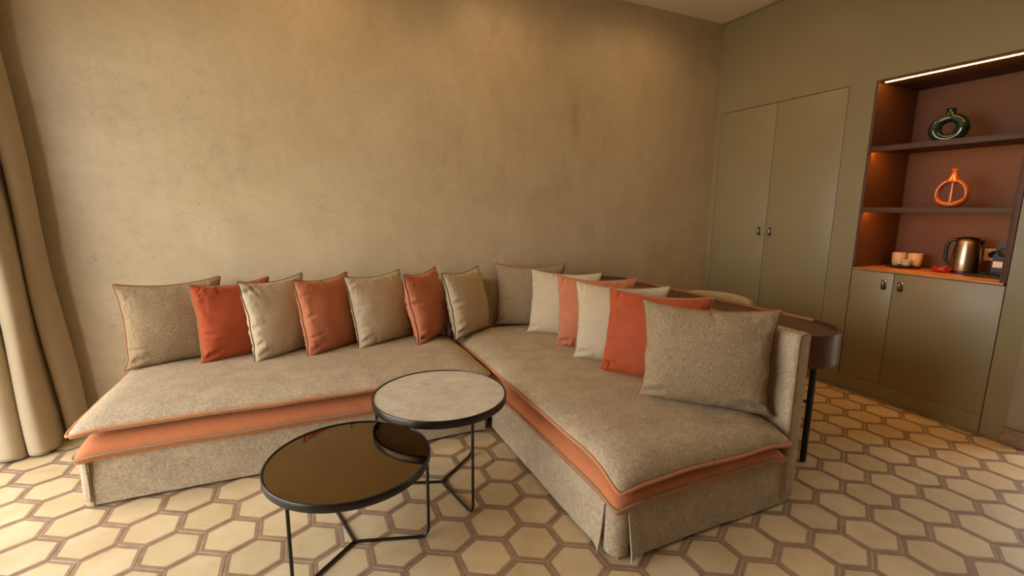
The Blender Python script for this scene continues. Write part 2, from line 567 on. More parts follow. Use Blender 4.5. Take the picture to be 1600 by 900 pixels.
struct(finish(bm, 'baseboard_right', m_skirt, smooth=40), 'worn brown stone skirting at the foot of the plaster pier', 'baseboard')
w2 = struct(thing('window_2', 'glazed door beyond the plaster pier', 'window', (4.05, 0, 0)))
OW = (4.05, 0, 0)
for yy in (y0r + .03, y1r - .03):
    bx('mullion', (4.02, 4.08, yy - .03, yy + .03, .05, z1r - .05), m_frame, w2, .004, OW)
bx('window_frame', (4.02, 4.08, y0r, y1r, 0, .05), m_frame, w2, .004, OW); bx('window_frame', (4.02, 4.08, y0r, y1r, z1r - .05, z1r), m_frame, w2, .004, OW)
for ya, yb in ((y0r + .06, y1r - .06),):
    bx('pane', (4.046, 4.054, ya, yb, .05, z1r - .05), m_pane, w2, 0, OW)
struct(bx('trim_1', (3.645, XR, 1.15, YB, ZC - .014, ZC), m_olive), 'slim olive shadow trim where wall meets ceiling', 'trim')

# ------------------------------------------------------------------ built-in wardrobe and base cabinet


def handle(door, y, z, origin):
    """small bronze pull: rounded plate with a proud pill grip"""
    bm = bmesh.new()
    box(bm, XR - .004, XR - .0005, y - .016, y + .016, z - .034, z + .034, .003)
    box(bm, XR - .024, XR - .003, y - .0115, y + .0115, z - .027, z + .027, .0105, 4)
    h = finish(bm, 'handle', m_bronze, door, 50, origin); h['label'] = 'small bronze pull'
    return h


OD = (3.9, 2.8, 0)
wd = thing('built_in_wardrobe', 'tall two-door olive wardrobe built flush into the wall', 'wardrobe', OD)
bx('body', (XR + .03, 4.22, 2.245, 3.368, .0, 2.19), m_dark, wd, 0, OD)
bx('plinth', (XR, XR + .02, 2.243, 3.369, 0, .105), m_olive, wd, 0, OD)
d1 = bx('door', (XR, XR + .02, 2.2435, 2.8005, .109, 2.1965), m_olive, wd, .0012, OD); handle(d1, 2.755, 1.136, OD)
d2 = bx('door', (XR, XR + .02, 2.8045, 3.3690, .109, 2.1965), m_olive, wd, .0012, OD); handle(d2, 2.860, 1.136, OD)
OD = (3.9, 1.65, 0)
bc = thing('base_cabinet', 'low two-door olive cabinet under the lit shelf niche', 'cabinet', OD)
bx('body', (XR + .03, 4.22, 1.26, 2.04, 0, .86), m_dark, bc, 0, OD)
bx('plinth', (XR, XR + .02, 1.241, 2.066, 0, .106), m_olive, bc, 0, OD)
d1 = bx('door', (XR, XR + .02, 1.241, 1.791, .108, .897), m_olive, bc, .0012, OD); handle(d1, 1.749, .815, OD)
d2 = bx('door', (XR, XR + .02, 1.795, 2.0625, .108, .897), m_olive, bc, .0012, OD); handle(d2, 1.848, .815, OD)

# ------------------------------------------------------------------ shelf niche
NY0, NY1, NX1, NZ0, NZ1 = 1.270, 2.052, 4.15, .915, 2.182
OD = (3.9, 1.66, .9)
ni = thing('shelf_niche', 'clay coloured open shelf niche with warm light strips above the low cabinet', 'shelf', OD)
bx('worktop', (XR - .001, NX1 + .03, NY0 - .02, NY1 + .012, .9, NZ0), m_oak, ni, .0015, OD)
bx('back_panel', (NX1, NX1 + .02, NY0 - .015, NY1 + .015, NZ0, NZ1), m_clay, ni, 0, OD)
bx('side_panel', (XR - .001, NX1, NY1, NY1 + .014, NZ0 + .0005, NZ1 + .014), m_clay, ni, .001, OD)
bx('side_panel', (XR - .001, NX1, NY0 - .03, NY0, NZ0 + .0005, NZ1 + .014), m_clay, ni, .001, OD)
bx('top_panel', (XR - .001, NX1, NY0, NY1, NZ1, NZ1 + .014), m_clay, ni, .001, OD)
m_led = emit('led_strip_glow', (1.0, .38, .05, 1), 130); m_led_top = emit('led_strip_glow_top', (1.0, .44, .09, 1), 80)
for zt in (1.757, 1.342):
    bm = bmesh.new(); box(bm, XR + .022, NX1, NY0 + .0005, NY1 - .0005, zt - .018, zt)
    box(bm, XR + .002, XR + .022, NY0 + .0005, NY1 - .0005, zt - .036, zt, .0015)
    finish(bm, 'shelf', m_clay, ni, 40, OD)
for zt, x0, hw, mm, ye in ((NZ1, 3.686, .0045, m_led_top, .026), (1.739, 3.688, .006, m_led, .008), (1.324, 3.688, .006, m_led, .008)):
    bx('led_strip', (x0, x0 + hw, NY0 + .01, NY1 - ye, zt - .0045, zt - .0005), mm, ni, 0, OD)['label'] = 'thin warm white light strip'
so = bx('outlet', (NX1 - .009, NX1 - .0005, 1.455, 1.535, 1.0, 1.08), m_white_cer, ni, .002, OD); so['label'] = 'white wall socket'
so2 = bx('outlet', (NX1 - .009, NX1 - .0005, 1.365, 1.445, 1.0, 1.08), m_white_cer, ni, .002, OD)
for s_, yy in ((so, 1.495), (so2, 1.405)):
    bm = bmesh.new(); lathe(bm, [(.0001, 0), (.019, 0), (.019, .0015), (.0001, .0015)], 20)
    bmesh.ops.rotate(bm, verts=bm.verts, cent=(0, 0, 0), matrix=Matrix.Rotation(-PI / 2, 3, 'Y'))
    bmesh.ops.translate(bm, verts=bm.verts, vec=(NX1 - .0092, yy, 1.04))
    finish(bm, 'socket_face', m_blackp, s_, 40, OD)


def ceramic(name, dark, mid):
    M = Mat(name, mid, .12, spec=.6)
    M.base(M.ramp(M.noise(M.coord(), 14, 4, .5, .8), [(.3, dark), (.7, mid)]))
    M.b.inputs['Coat Weight'].default_value = .5; M.b.inputs['Coat Roughness'].default_value = .05
    return M.m


def ring_pts(rx, rz, cz, n=56, flat=0.0):
    return [(0, rx * math.cos(t * 2 * PI / n), max(cz + rz * math.sin(t * 2 * PI / n), flat)) for t in range(n)]


def varitube(bm, pts, rad, closed=True, seg=16, squash=1.0):
    """closed tube in the y-z plane with a radius for each point"""
    n = len(pts); rings = []
    for i in range(n):
        p = Vector(pts[i]); t = (Vector(pts[(i + 1) % n]) - Vector(pts[(i - 1) % n])).normalized()
        a = Vector((1, 0, 0)); b = t.cross(a).normalized()
        rings.append([bm.verts.new(p + a * math.cos(k * 2 * PI / seg) * rad[i] * squash + b * math.sin(k * 2 * PI / seg) * rad[i]) for k in range(seg)])
    for i in range(n):
        A, B = rings[i], rings[(i + 1) % n]
        for k in range(seg):
            bm.faces.new((A[k], A[(k + 1) % seg], B[(k + 1) % seg], B[k]))
    bmesh.ops.recalc_face_normals(bm, faces=bm.faces[:])


m_green = ceramic('green_glaze', srgb(14, 34, 18), srgb(28, 62, 34))
m_oglaze = ceramic('orange_glaze', srgb(160, 78, 28), srgb(180, 96, 40))
# green ring vase: fat oval ring with a flat foot and a flared neck
gv = thing('ring_vase', 'dark green glazed ring vase with a round hole on the top shelf', 'vase', (3.87, 1.715, 1.757), rot=(0, 0, .12))
bm = bmesh.new()
n = 64; pts = []; rad = []
for k in range(n):
    t = 2 * PI * k / n
    pts.append((0, .070 * math.cos(t), .092 + .066 * math.sin(t)))
    rad.append(.031 + .004 * math.cos(t) ** 2 - .003 * max(0, math.sin(t)))
varitube(bm, pts, rad, squash=1.1)
for vv in bm.verts:
    if vv.co.z < .004:
        vv.co.z = .004 * 0
finish(bm, 'body', m_green, gv, 180)
bm = bmesh.new(); lathe(bm, [(.0320, .165), (.0275, .180), (.0240, .192), (.0245, .206), (.0285, .214), (.0270, .216), (.0205, .208), (.0190, .185), (.0001, .180)], 28)
finish(bm, 'neck', m_green, gv, 60)
# orange vase: egg-shaped ring with a central stem
ov = thing('loop_vase', 'orange glazed loop vase with two tall openings on the middle shelf', 'vase', (3.87, 1.645, 1.342), rot=(0, 0, .1))
bm = bmesh.new(); pts = []; rad = []
for k in range(n):
    t = 2 * PI * k / n; s_ = math.sin(t)
    pts.append((0, .075 * math.cos(t) * (1 - .10 * max(s_, 0)), .088 + (.086 if s_ > 0 else .068) * (abs(s_) ** .85 * (1 if s_ > 0 else -1)))); rad.append(.0140 + .009 * max(0, -s_) ** 2)
varitube(bm, pts, rad, squash=1.7)
for vv in bm.verts:
    vv.co.z = max(vv.co.z, 0)
finish(bm, 'body', m_oglaze, ov, 180)
bm = bmesh.new(); tube(bm, [(0, 0, .012), (0, 0, .06), (0, 0, .12), (0, 0, .178)], .0125, seg=18)
finish(bm, 'stem', m_oglaze, ov, 60)
bm = bmesh.new(); lathe(bm, [(.036, .166), (.030, .186), (.0190, .204), (.0150, .222), (.0150, .236), (.0195, .243), (.0180, .247), (.0115, .243), (.0100, .22), (.0001, .215)], 28)
finish(bm, 'neck', m_oglaze, ov, 60)

ZW = NZ0
# tray with cups
ct = thing('cup_tray', 'round dark wooden tray under the cups on the worktop', 'tray', (3.965, 1.895, ZW))
M = Mat('dark_wood', srgb(52, 30, 20), .4); m_dwood = M.m
bm = bmesh.new(); lathe(bm, [(.0001, 0), (.088, 0), (.095, .006), (.099, .017), (.096, .018), (.090, .009), (.0001, .007)], 48); finish(bm, 'dish', m_dwood, ct, 50)
M = Mat('speckled_clay', srgb(214, 178, 132), .5)
v = M.coord(); vo = M.node('ShaderNodeTexVoronoi'); vo.inputs['Scale'].default_value = 130; M.L.new(v, vo.inputs['Vector'])
M.base(M.ramp(vo.outputs['Distance'], [(.25, srgb(186, 142, 96)), (.5, srgb(220, 186, 142))])).bump(vo.outputs['Distance'], .3, .001)
m_cup = M.m
CUP = [(.0001, .0), (.030, .0), (.036, .004), (.0405, .03), (.0425, .07), (.0425, .095), (.0395, .096), (.0385, .07), (.034, .012), (.0001, .009)]
for (x, y), lab in (((3.985, 1.938), 'textured clay tumbler nearer the niche corner on the round tray'), ((4.005, 1.850), 'textured clay tumbler behind the little patterned cup on the round tray')):
    bm = bmesh.new(); lathe(bm, CUP, 40)
    o = finish(bm, 'clay_cup', m_cup, None, 50); o.location = (x, y, ZW + .0095); tag(o, lab, 'cup', 'clay tumblers on the round tray')
ec = thing('espresso_cup', 'small white cup with dark pattern on its saucer', 'cup', (3.925, 1.862, ZW + .0145))
M = Mat('patterned_glaze', srgb(225, 214, 196), .25)
tc = M.node('ShaderNodeTexCoord'); sp = M.node('ShaderNodeSeparateXYZ'); M.L.new(tc.outputs['Object'], sp.inputs[0])
at = M.node('ShaderNodeMath', operation='ARCTAN2'); M.L.new(sp.outputs['Y'], at.inputs[0]); M.L.new(sp.outputs['X'], at.inputs[1])
mu = M.node('ShaderNodeMath', operation='MULTIPLY'); mu.inputs[1].default_value = 16; M.L.new(at.outputs[0], mu.inputs[0])
si = M.node('ShaderNodeMath', operation='SINE'); M.L.new(mu.outputs[0], si.inputs[0])
st = M.ramp(si.outputs[0], [(.45, (0, 0, 0)), (.55, (1, 1, 1))], 'CONSTANT')
zb = M.node('ShaderNodeMath', operation='GREATER_THAN'); zb.inputs[1].default_value = .024; M.L.new(sp.outputs['Z'], zb.inputs[0])
fa = M.mix(1.0, st, zb.outputs[0], 'MULTIPLY')
M.base(M.mix(fa, srgb(228, 218, 200), srgb(36, 30, 26)))
bm = bmesh.new(); lathe(bm, [(.0001, .005), (.016, .005), (.022, .010), (.0285, .026), (.0300, .046), (.0280, .0465), (.026, .028), (.018, .012), (.0001, .010)], 32); finish(bm, 'bowl', M.m, ec, 50)
bm = bmesh.new(); tube(bm, rounded([(0, .027, .040), (0, .046, .040), (0, .044, .018), (0, .024, .018)], .012), .0035); finish(bm, 'handle', m_white_cer, ec, 60)
bm = bmesh.new(); lathe(bm, [(.0001, 0), (.03, 0), (.052, .007), (.051, .009), (.03, .0035), (.0001, .0035)], 40); finish(bm, 'saucer', m_dwood, ec, 50)
# red ashtray-like dish with a lid groove
M = Mat('red_lacquer', srgb(158, 34, 22), .35); m_red = M.m
rd = thing('red_dish', 'squat round red dish beside the kettle', 'dish', (3.93, 1.652, ZW))
bm = bmesh.new(); lathe(bm, [(.0001, 0), (.042, 0), (.052, .006), (.056, .020), (.053, .034), (.050, .0345), (.049, .018), (.044, .010), (.0001, .009)], 12)
finish(bm, 'bowl', m_red, rd, 12)
bm = bmesh.new(); tube(bm, [(.0515 * math.cos(a * 2 * PI / 36), .0515 * math.sin(a * 2 * PI / 36), .0345) for a in range(36)], .0028, True, 8); finish(bm, 'rim', m_red, rd, 180)
# kettle
kt = thing('electric_kettle', 'brushed steel electric kettle with black handle and base', 'kettle', (3.985, 1.563, ZW), rot=(0, 0, .25))
bm = bmesh.new(); lathe(bm, [(.0001, 0), (.076, 0), (.078, .006), (.076, .018), (.0001, .019)], 40); finish(bm, 'base', m_blackp, kt, 40)
bm = bmesh.new(); lathe(bm, [(.0001, .020), (.073, .020), (.0745, .026), (.073, .08), (.068, .15), (.060, .205), (.0575, .218)], 48); finish(bm, 'jug', m_steel, kt, 50)
bm = bmesh.new(); lathe(bm, [(.0582, .216), (.058, .224), (.048, .236), (.02, .242), (.0001, .243)], 40); finish(bm, 'lid', m_blackp, kt, 50)
bm = bmesh.new()
vs = [(-.012, -.054, .214), (-.026, -.052, .218), (.026, -.052, .218), (0, -.080, .221), (0, -.058, .165), (-.020, -.056, .205), (.020, -.056, .205)]
V = [bm.verts.new(p) for p in vs]
for f in ((1, 3, 5), (2, 6, 3), (5, 3, 4), (6, 4, 3), (1, 2, 3), (1, 5, 4), (2, 4, 6), (1, 4, 2)):
    bm.faces.new([V[i] for i in f])
bm.verts.remove(V[0])
finish(bm, 'spout', m_steel, kt)
bm = bmesh.new(); tube(bm, rounded([(0, .050, .222), (0, .092, .214), (0, .104, .15), (0, .098, .08), (0, .070, .055)], .03), .0105, seg=12); finish(bm, 'handle', m_blackp, kt, 60)
# machine tray and coffee machine
mt = thing('black_tray', 'flat black tray under the coffee machine', 'tray', (3.925, 1.385, ZW))
bm = bmesh.new(); box(bm, -.085, .085, -.108, .125, 0, .014, .006, 3); finish(bm, 'base', m_blackp, mt, 40)
bm = bmesh.new(); tube(bm, [(x, y, .014) for x, y in ((-.075, -.098), (.075, -.098), (.075, .115), (-.075, .115))], .004, True, 8); finish(bm, 'rim', m_blackp, mt, 60)
OM = (3.96, 1.345, ZW + .018)
cm = thing('coffee_machine', 'small black capsule coffee machine on the black tray', 'coffee machine', OM)
bm = bmesh.new()
arch = [(-.072, 0), (-.072, .10), (-.062, .145), (-.045, .178), (-.02, .196), (.02, .200), (.05, .19), (.065, .15), (.072, .09), (.072, 0)]
A = [bm.verts.new((-.035, y, z)) for y, z in arch]; B = [bm.verts.new((.085, y, z)) for y, z in arch]
bm.faces.new(A); bm.faces.new(B[::-1])
for i in range(len(arch)):
    j = (i + 1) % len(arch); bm.faces.new((A[i], B[i], B[j], A[j]))
bmesh.ops.recalc_face_normals(bm, faces=bm.faces[:])
bmesh.ops.bevel(bm, geom=bm.edges[:], offset=.006, segments=2, affect='EDGES')
for vv in bm.verts:
    vv.co.y *= .95
finish(bm, 'body', m_blackp, cm, 40)
bm = bmesh.new(); box(bm, -.09, -.03, -.045, .045, .0, .018, .004); finish(bm, 'drip_tray', m_blackp, cm, 40)
bm = bmesh.new(); box(bm, -.085, -.03, -.03, .03, .115, .165, .012, 3); finish(bm, 'spout_head', m_blackp, cm, 40)
bm = bmesh.new(); tube(bm, rounded([(-.03, -.066, .13), (-.06, -.066, .145), (-.06, .066, .145), (-.03, .066, .13)], .02), .007); finish(bm, 'lever', m_blackp, cm, 60)
bm = bmesh.new(); box(bm, -.0372, -.0352, .004, .060, .045, .082); lb = finish(bm, 'label_plate', m_white_cer, cm); lb['label'] = 'small white sticker'
bm = bmesh.new(); tube(bm, [tuple(p) for p in catmull([(-.02, .066, .02), (-.045, .085, .012), (-.07, .075, .006), (-.085, .05, .003), (-.10, .085, .003)], 6)], .003, seg=8); finish(bm, 'cord', m_blackp, cm, 60)

# ------------------------------------------------------------------ sofa


def prof(d, D, p=2.2):
    t = min(max(d / D, 0), 1)
    return (1 - (1 - t) ** p) ** .55


def edge_coords(a, b, D, n_edge=7, n_mid=26):
    e = [D * (k / n_edge) ** 1.6 for k in range(n_edge)]
    mid = [a + D + (b - a - 2 * D) * k / n_mid for k in range(n_mid + 1)]
    return [a + q for q in e] + mid + [b - q for q in reversed(e)]


def mattress(name, parent, origin, x0, x1, y0, y1, dz, zp, zt, mat, pipe_mat, seed, D=.17, front_drop=0, pipe_r=.0065, flat_sides=''):
    """turned-edge mattress: domed top rolling down to a piped seam, short tucked underside.
    flat_sides: sides that butt against a back rest keep their full height"""
    bm = bmesh.new()
    X, Y = edge_coords(x0, x1, D), edge_coords(y0, y1, D)
    nx, ny = len(X), len(Y)

    def nz(a, b, k):
        return noise.noise(Vector((a * k + seed * 3.1, b * k - seed, seed * .7)))

    RC = .055

    def rnd_corner(x, y):
        sx, sy = (1 if x - x0 < x1 - x else -1), (1 if y - y0 < y1 - y else -1)
        ex, ey = (x0 if sx > 0 else x1), (y0 if sy > 0 else y1)
        a, b = 1 - abs(x - ex) / RC, 1 - abs(y - ey) / RC
        if a <= 0 or b <= 0:
            return x, y
        a2, b2 = a * math.sqrt(1 - b * b / 2), b * math.sqrt(1 - a * a / 2)
        k = .75
        a, b = a + (a2 - a) * k, b + (b2 - b) * k
        return ex + sx * RC * (1 - a), ey + sy * RC * (1 - b)

    def place(x, y):
        """waviness and pulled-in edges; ears stay at the corners"""
        u = (x - x0) / (x1 - x0) * 2 - 1; w = (y - y0) / (y1 - y0) * 2 - 1
        x, y = rnd_corner(x, y)
        px = x - math.copysign(.014 * (1 - w ** 8) * abs(u) ** 6, u) + .006 * nz(y, u, 3) * abs(u) ** 4
        py = y - math.copysign(.014 * (1 - u ** 8) * abs(w) ** 6, w) + .006 * nz(x, w, 3) * abs(w) ** 4
        return px, py

    def seam(x, y):
        dr = front_drop * max(0, 1 - (y - y0) / .26) ** 1.5 if front_drop else 0
        cx = min(x - x0, x1 - x); cy = min(y - y0, y1 - y)
        ear = .014 * max(0, 1 - (cx + cy) / .12)
        return zp - dr - ear + .006 * nz(x, y, 4.0)

    top, bot = {}, {}
    for i, x in enumerate(X):
        for j, y in enumerate(Y):
            px, py = place(x, y); s_ = seam(x, y)
            dl = 9 if 'l' in flat_sides else x - x0
            dr_ = 9 if 'r' in flat_sides else x1 - x
            db = 9 if 'b' in flat_sides else y1 - y
            df = y - y0
            f = prof(min(dl, dr_), D) * prof(min(df, db), D)
            g = prof(min(x - x0, x1 - x), .012) * prof(min(y - y0, y1 - y), .012)
            crown = .008 * (1 - ((x - x0) / (x1 - x0) * 2 - 1) ** 2) * (1 - ((y - y0) / (y1 - y0) * 2 - 1) ** 2)
            z = s_ + (zt - s_) * f + crown + .005 * nz(x, y, 5) * f + .003 * nz(x, y, 14) * f
            edge = i in (0, nx - 1) or j in (0, ny - 1)
            if edge and f == 0:
                z = s_
            top[i, j] = bm.verts.new((px, py, z))
            if edge and f == 0:
                bot[i, j] = top[i, j]
            else:
                bot[i, j] = bm.verts.new((px, py, s_ - dz * g if not edge else s_))
    for i in range(nx - 1):
        for j in range(ny - 1):
            bm.faces.new((top[i, j], top[i + 1, j], top[i + 1, j + 1], top[i, j + 1]))
            bm.faces.new((bot[i, j], bot[i, j + 1], bot[i + 1, j + 1], bot[i + 1, j]))
    # close flat sides
    bmesh.ops.holes_fill(bm, edges=[e for e in bm.edges if e.is_boundary], sides=0)
    bmesh.ops.recalc_face_normals(bm, faces=bm.faces[:])
    loop = [(i, 0) for i in range(nx)] + [(nx - 1, j) for j in range(1, ny)] + [(i, ny - 1) for i in range(nx - 2, -1, -1)] + [(0, j) for j in range(ny - 2, 0, -1)]
    ppts = [bot[q].co.copy() for q in loop]
    c = Vector(((x0 + x1) / 2, (y0 + y1) / 2, zp))
    o = finish(bm, name, mat, parent, 180, origin)
    # drop near-duplicate points so that the piping bends cleanly at the ears
    keep = [ppts[0]]
    for p in ppts[1:]:
        if (p - keep[-1]).length > .012:
            keep.append(p)
    for p in keep:
        d = p - c; d.z = 0; p += d.normalized() * .003
    bm = bmesh.new(); tube(bm, keep, pipe_r, True, 8)
    finish(bm, 'piping', pipe_mat, o, 180, origin)
    return o


def skirt_panel(name, parent, origin, a, b, out, z0, z1, seed, flare_a=0, flare_b=0, mat=None):
    """slip-cover panel from plan point a to b, hanging from z1 to just above the floor, edges may flare outwards at a slit"""
    mat = mat or m_taupe
    bm = bmesh.new(); A, B, O = Vector((*a, 0)), Vector((*b, 0)), Vector((*out, 0))
    n, m = 48, 12; L = (B - A).length; g = {}
    for side in (0, 1):
        for i in range(n + 1):
            t = i / n; s_ = t * L
            for j in range(m + 1):
                w = j / m; z = z1 + (z0 - z1) * w
                off = .010 * w + .007 * noise.noise(Vector((s_ * 3.3, w * 1.3, seed))) * w + .003 * noise.noise(Vector((s_ * 13, w * 2, seed + 5)))
                off += flare_a * max(0, 1 - s_ / .07) ** 2 * w + flare_b * max(0, 1 - (L - s_) / .07) ** 2 * w
                hem = .006 * noise.noise(Vector((s_ * 2.1, 0, seed + 9))) * w
                p = A.lerp(B, t) + O * (off - side * .007); p.z = z + hem
                g[side, i, j] = bm.verts.new(p)
    for i in range(n):
        for j in range(m):
            bm.faces.new((g[0, i, j], g[0, i + 1, j], g[0, i + 1, j + 1], g[0, i, j + 1]))
            bm.faces.new((g[1, i, j], g[1, i, j + 1], g[1, i + 1, j + 1], g[1, i + 1, j]))
    bmesh.ops.bridge_loops(bm, edges=[e for e in bm.edges if e.is_boundary])
    bmesh.ops.recalc_face_normals(bm, faces=bm.faces[:])
    return finish(bm, name, mat, parent, 60, origin)


def corner_post(name, parent, origin, x, y, r, z0, z1, a0, a1):
    """rounded inner pleat that fills a slit at a corner"""
    bm = bmesh.new(); rings = []
    for z, k in ((z1, .80), (z1 - .012, .93), (z1 - .04, .98), ((z0 + z1) / 2, 1.0), (z0 + .012, 1.03), (z0, 1.0)):
        rings.append([bm.verts.new((x + r * k * math.cos(a0 + (a1 - a0) * i / 14), y + r * k * math.sin(a0 + (a1 - a0) * i / 14), z)) for i in range(15)] + [bm.verts.new((x, y, z))])
    for A, B in zip(rings, rings[1:]):
        for i in range(16):
            bm.faces.new((A[i], A[(i + 1) % 16], B[(i + 1) % 16], B[i]))
    bm.faces.new(rings[0]); bm.faces.new(rings[-1][::-1])
    bmesh.ops.recalc_face_normals(bm, faces=bm.faces[:])
    return finish(bm, name, m_taupe, parent, 50, origin)


def back_rest(parent, origin, dims, welt_pts, name='backrest'):
    bm = bmesh.new(); box(bm, *dims, .022, 4)
    o = finish(bm, name, m_taupe, parent, 50, origin)
    for wp in welt_pts:
        bm = bmesh.new(); tube(bm, wp, .0028, False, 6); finish(bm, 'seam', m_pipe_tp, o, 60, origin)
    return o


# section along the plaster wall
OS = (0, 2.9, 0)
s1 = thing('sofa_section', 'long taupe sofa section along the plaster wall with orange lower mattress', 'sofa', OS)
bx('base', (-.915, .945, 2.445, 3.405, .035, .235), m_taupe, s1, .02, OS)
skirt_panel('skirt_panel', s1, OS, (-.905, 2.432), (.925, 2.432), (0, -1), .016, .236, 1.0, 0, .008)
skirt_panel('skirt_panel', s1, OS, (-.928, 3.39), (-.928, 2.445), (-1, 0), .016, .236, 2.0)
corner_post('corner_pleat', s1, OS, -.893, 2.465, .045, .014, .236, PI, 1.5 * PI)
bm = bmesh.new(); tube(bm, [(-.900, 2.4155 - .003 * math.sin(k), .235 - k * .0245) for k in range(9)], .0045, seg=8); finish(bm, 'welt', m_taupe, s1, 180, OS)
bx('end_fold', (.930, .958, 2.462, 2.60, .014, .236), m_taupe, s1, .008, OS)
mattress('under_mattress', s1, OS, -.945, .945, 2.392, 3.30, .026, .256, .345, m_orange, m_pipe_tp, 1.3)
mattress('seat_mattress', s1, OS, -.950, .958, 2.390, 3.30, .020, .371, .420, m_taupe, m_pipe_or, 2.7, D=.20)
back_rest(s1, OS, (-.94, .955, 3.305, 3.415, .035, .785), [])
for x, y in ((-.86, 2.50), (.90, 2.50), (-.86, 3.34), (.90, 3.34)):
    bx('foot', (x - .025, x + .025, y - .025, y + .025, 0, .036), m_lwood, s1, .003, OS)
# section running out into the room
OS = (1.45, 2.3, 0)
s2 = thing('sofa_section', 'deep taupe sofa section reaching into the room with high side back and orange lower mattress', 'sofa', OS)
bx('base', (1.000, 1.885, 1.262, 3.405, .035, .235), m_taupe, s2, .02, OS)
skirt_panel('skirt_panel', s2, OS, (.985, 2.44), (.985, 1.305), (-1, 0), .016, .236, 3.0, 0, .020)
skirt_panel('skirt_panel', s2, OS, (1.045, 1.246), (1.934, 1.246), (0, -1), .016, .236, 4.0, .030, 0)
corner_post('corner_pleat', s2, OS, 1.036, 1.294, .052, .024, .234, PI * .9, PI * 1.6)
mattress('under_mattress', s2, OS, .962, 1.885, 1.208, 3.30, .026, .256, .335, m_orange, m_pipe_tp, 4.1)
mattress('seat_mattress', s2, OS, .962, 1.890, 1.200, 3.30, .022, .371, .420, m_taupe, m_pipe_or, 5.9, D=.20, front_drop=.042)
back_rest(s2, OS, (1.893, 1.984, 1.236, 3.415, .018, .795), [[(1.8965, 1.2365, z) for z in (.03, .3, .5, .76)] + [(1.905, 1.2375, .785), (1.93, 1.239, .7935), (1.96, 1.239, .7925)]], 'side_backrest')
back_rest(s2, OS, (.965, 1.890, 3.305, 3.415, .035, .785), [])
for x, y in ((1.045, 1.285), (1.93, 1.29), (1.04, 3.34), (1.93, 3.34)):
    bx('foot', (x - .025, x + .025, y - .025, y + .025, 0, .036), m_lwood, s2, .003, OS)

# ------------------------------------------------------------------ cushions


def pillow(w, h, t, seed, creases, N=64):
    bm = bmesh.new(); rnd = random.Random(seed)
    cr = []
    for k in range(creases):
        side = rnd.choice((0, 0, 0, 1, 2, 3)); p = rnd.uniform(-.85, .85); ang = rnd.uniform(-.35, .35); ln = rnd.uniform(.25, .6); am = rnd.uniform(.008, .017); sg = rnd.uniform(.030, .055)
        st = [(-1, p), (1, p), (p, -1), (p, 1)][side]; base = [0, PI, PI / 2, -PI / 2][side] + ang
        cr.append((st, (math.cos(base), math.sin(base)), ln, am, sg))
    for st, base in (((-1, -.86), .25), ((1, -.86), PI - .25)):       # the sat-on bottom corners fold
        cr.append((st, (math.cos(base), math.sin(base)), .5, .018, .06))

    def seam_y(u, w_):
        return .010 * noise.noise(Vector((u * 1.7 + seed, w_ * 1.7, 3.3))) + .005 * noise.noise(Vector((u * 5 + seed, w_ * 5, 1.3)))

    top = {}; bot = {}; edge_pts = {}
    for i in range(N + 1):
        for j in range(N + 1):
            u = math.sin((i / N - .5) * PI) * .6 + (i / N * 2 - 1) * .4
            q = math.sin((j / N - .5) * PI) * .6 + (j / N * 2 - 1) * .4
            c = .110; cb = .135 if q > 0 else .03
            wob = .022 * noise.noise(Vector((q * 3, seed, u)))
            pinch = (1 - q * q) if q > 0 else (1 - abs(q) ** 6)      # bottom corners stick out as ears
            x = u * w / 2 * (1 - (c + wob) * pinch * abs(u) ** 3)
            z = q * h / 2 * (1 - cb * (1 - u * u) * abs(q) ** 3) + h / 2
            e = (1 - u * u) * (1 - q * q)
            th = t / 2 * e ** .46 * (1 - .14 * q)
            d = 0
            for (st, dr, ln, am, sg) in cr:
                vx, vy = u - st[0], q - st[1]; al = vx * dr[0] + vy * dr[1]; pe = -vx * dr[1] + vy * dr[0]
                if -.02 < al < ln:
                    d += am * (1 - al / ln) * (math.exp(-(pe / sg) ** 2) - .55 * math.exp(-((abs(pe) - 2.1 * sg) / sg) ** 2))
            puck = .0075 * noise.noise(Vector((u * 9 * (1 + abs(q)), q * 9, seed))) * max(0, 1 - e * 2)
            sy = seam_y(u, q) * (1 - e)
            edge = i in (0, N) or j in (0, N)
            f = 0 if edge else min(1, e * 9)
            lump = .004 * noise.noise(Vector((u * 2.3, q * 2.3, seed + 8)))
            top[i, j] = bm.verts.new((x, sy - th + (d + puck + lump) * f, z))
            bot[i, j] = top[i, j] if edge else bm.verts.new((x, sy + th - (d + puck) * f * .6, z))
    for i in range(N):
        for j in range(N):
            bm.faces.new((top[i, j], top[i + 1, j], top[i + 1, j + 1], top[i, j + 1]))
            bm.faces.new((bot[i, j], bot[i, j + 1], bot[i + 1, j + 1], bot[i + 1, j]))
    bmesh.ops.recalc_face_normals(bm, faces=bm.faces[:])
    loop = [(i, 0) for i in range(N)] + [(N, j) for j in range(N)] + [(i, N) for i in range(N, 0, -1)] + [(0, j) for j in range(N, 0, -1)]
    pts = [top[q].co.copy() for q in loop]
    keep = [pts[0]]
    for p in pts[1:]:
        if (p - keep[-1]).length > .007:
            keep.append(p)
    return bm, keep


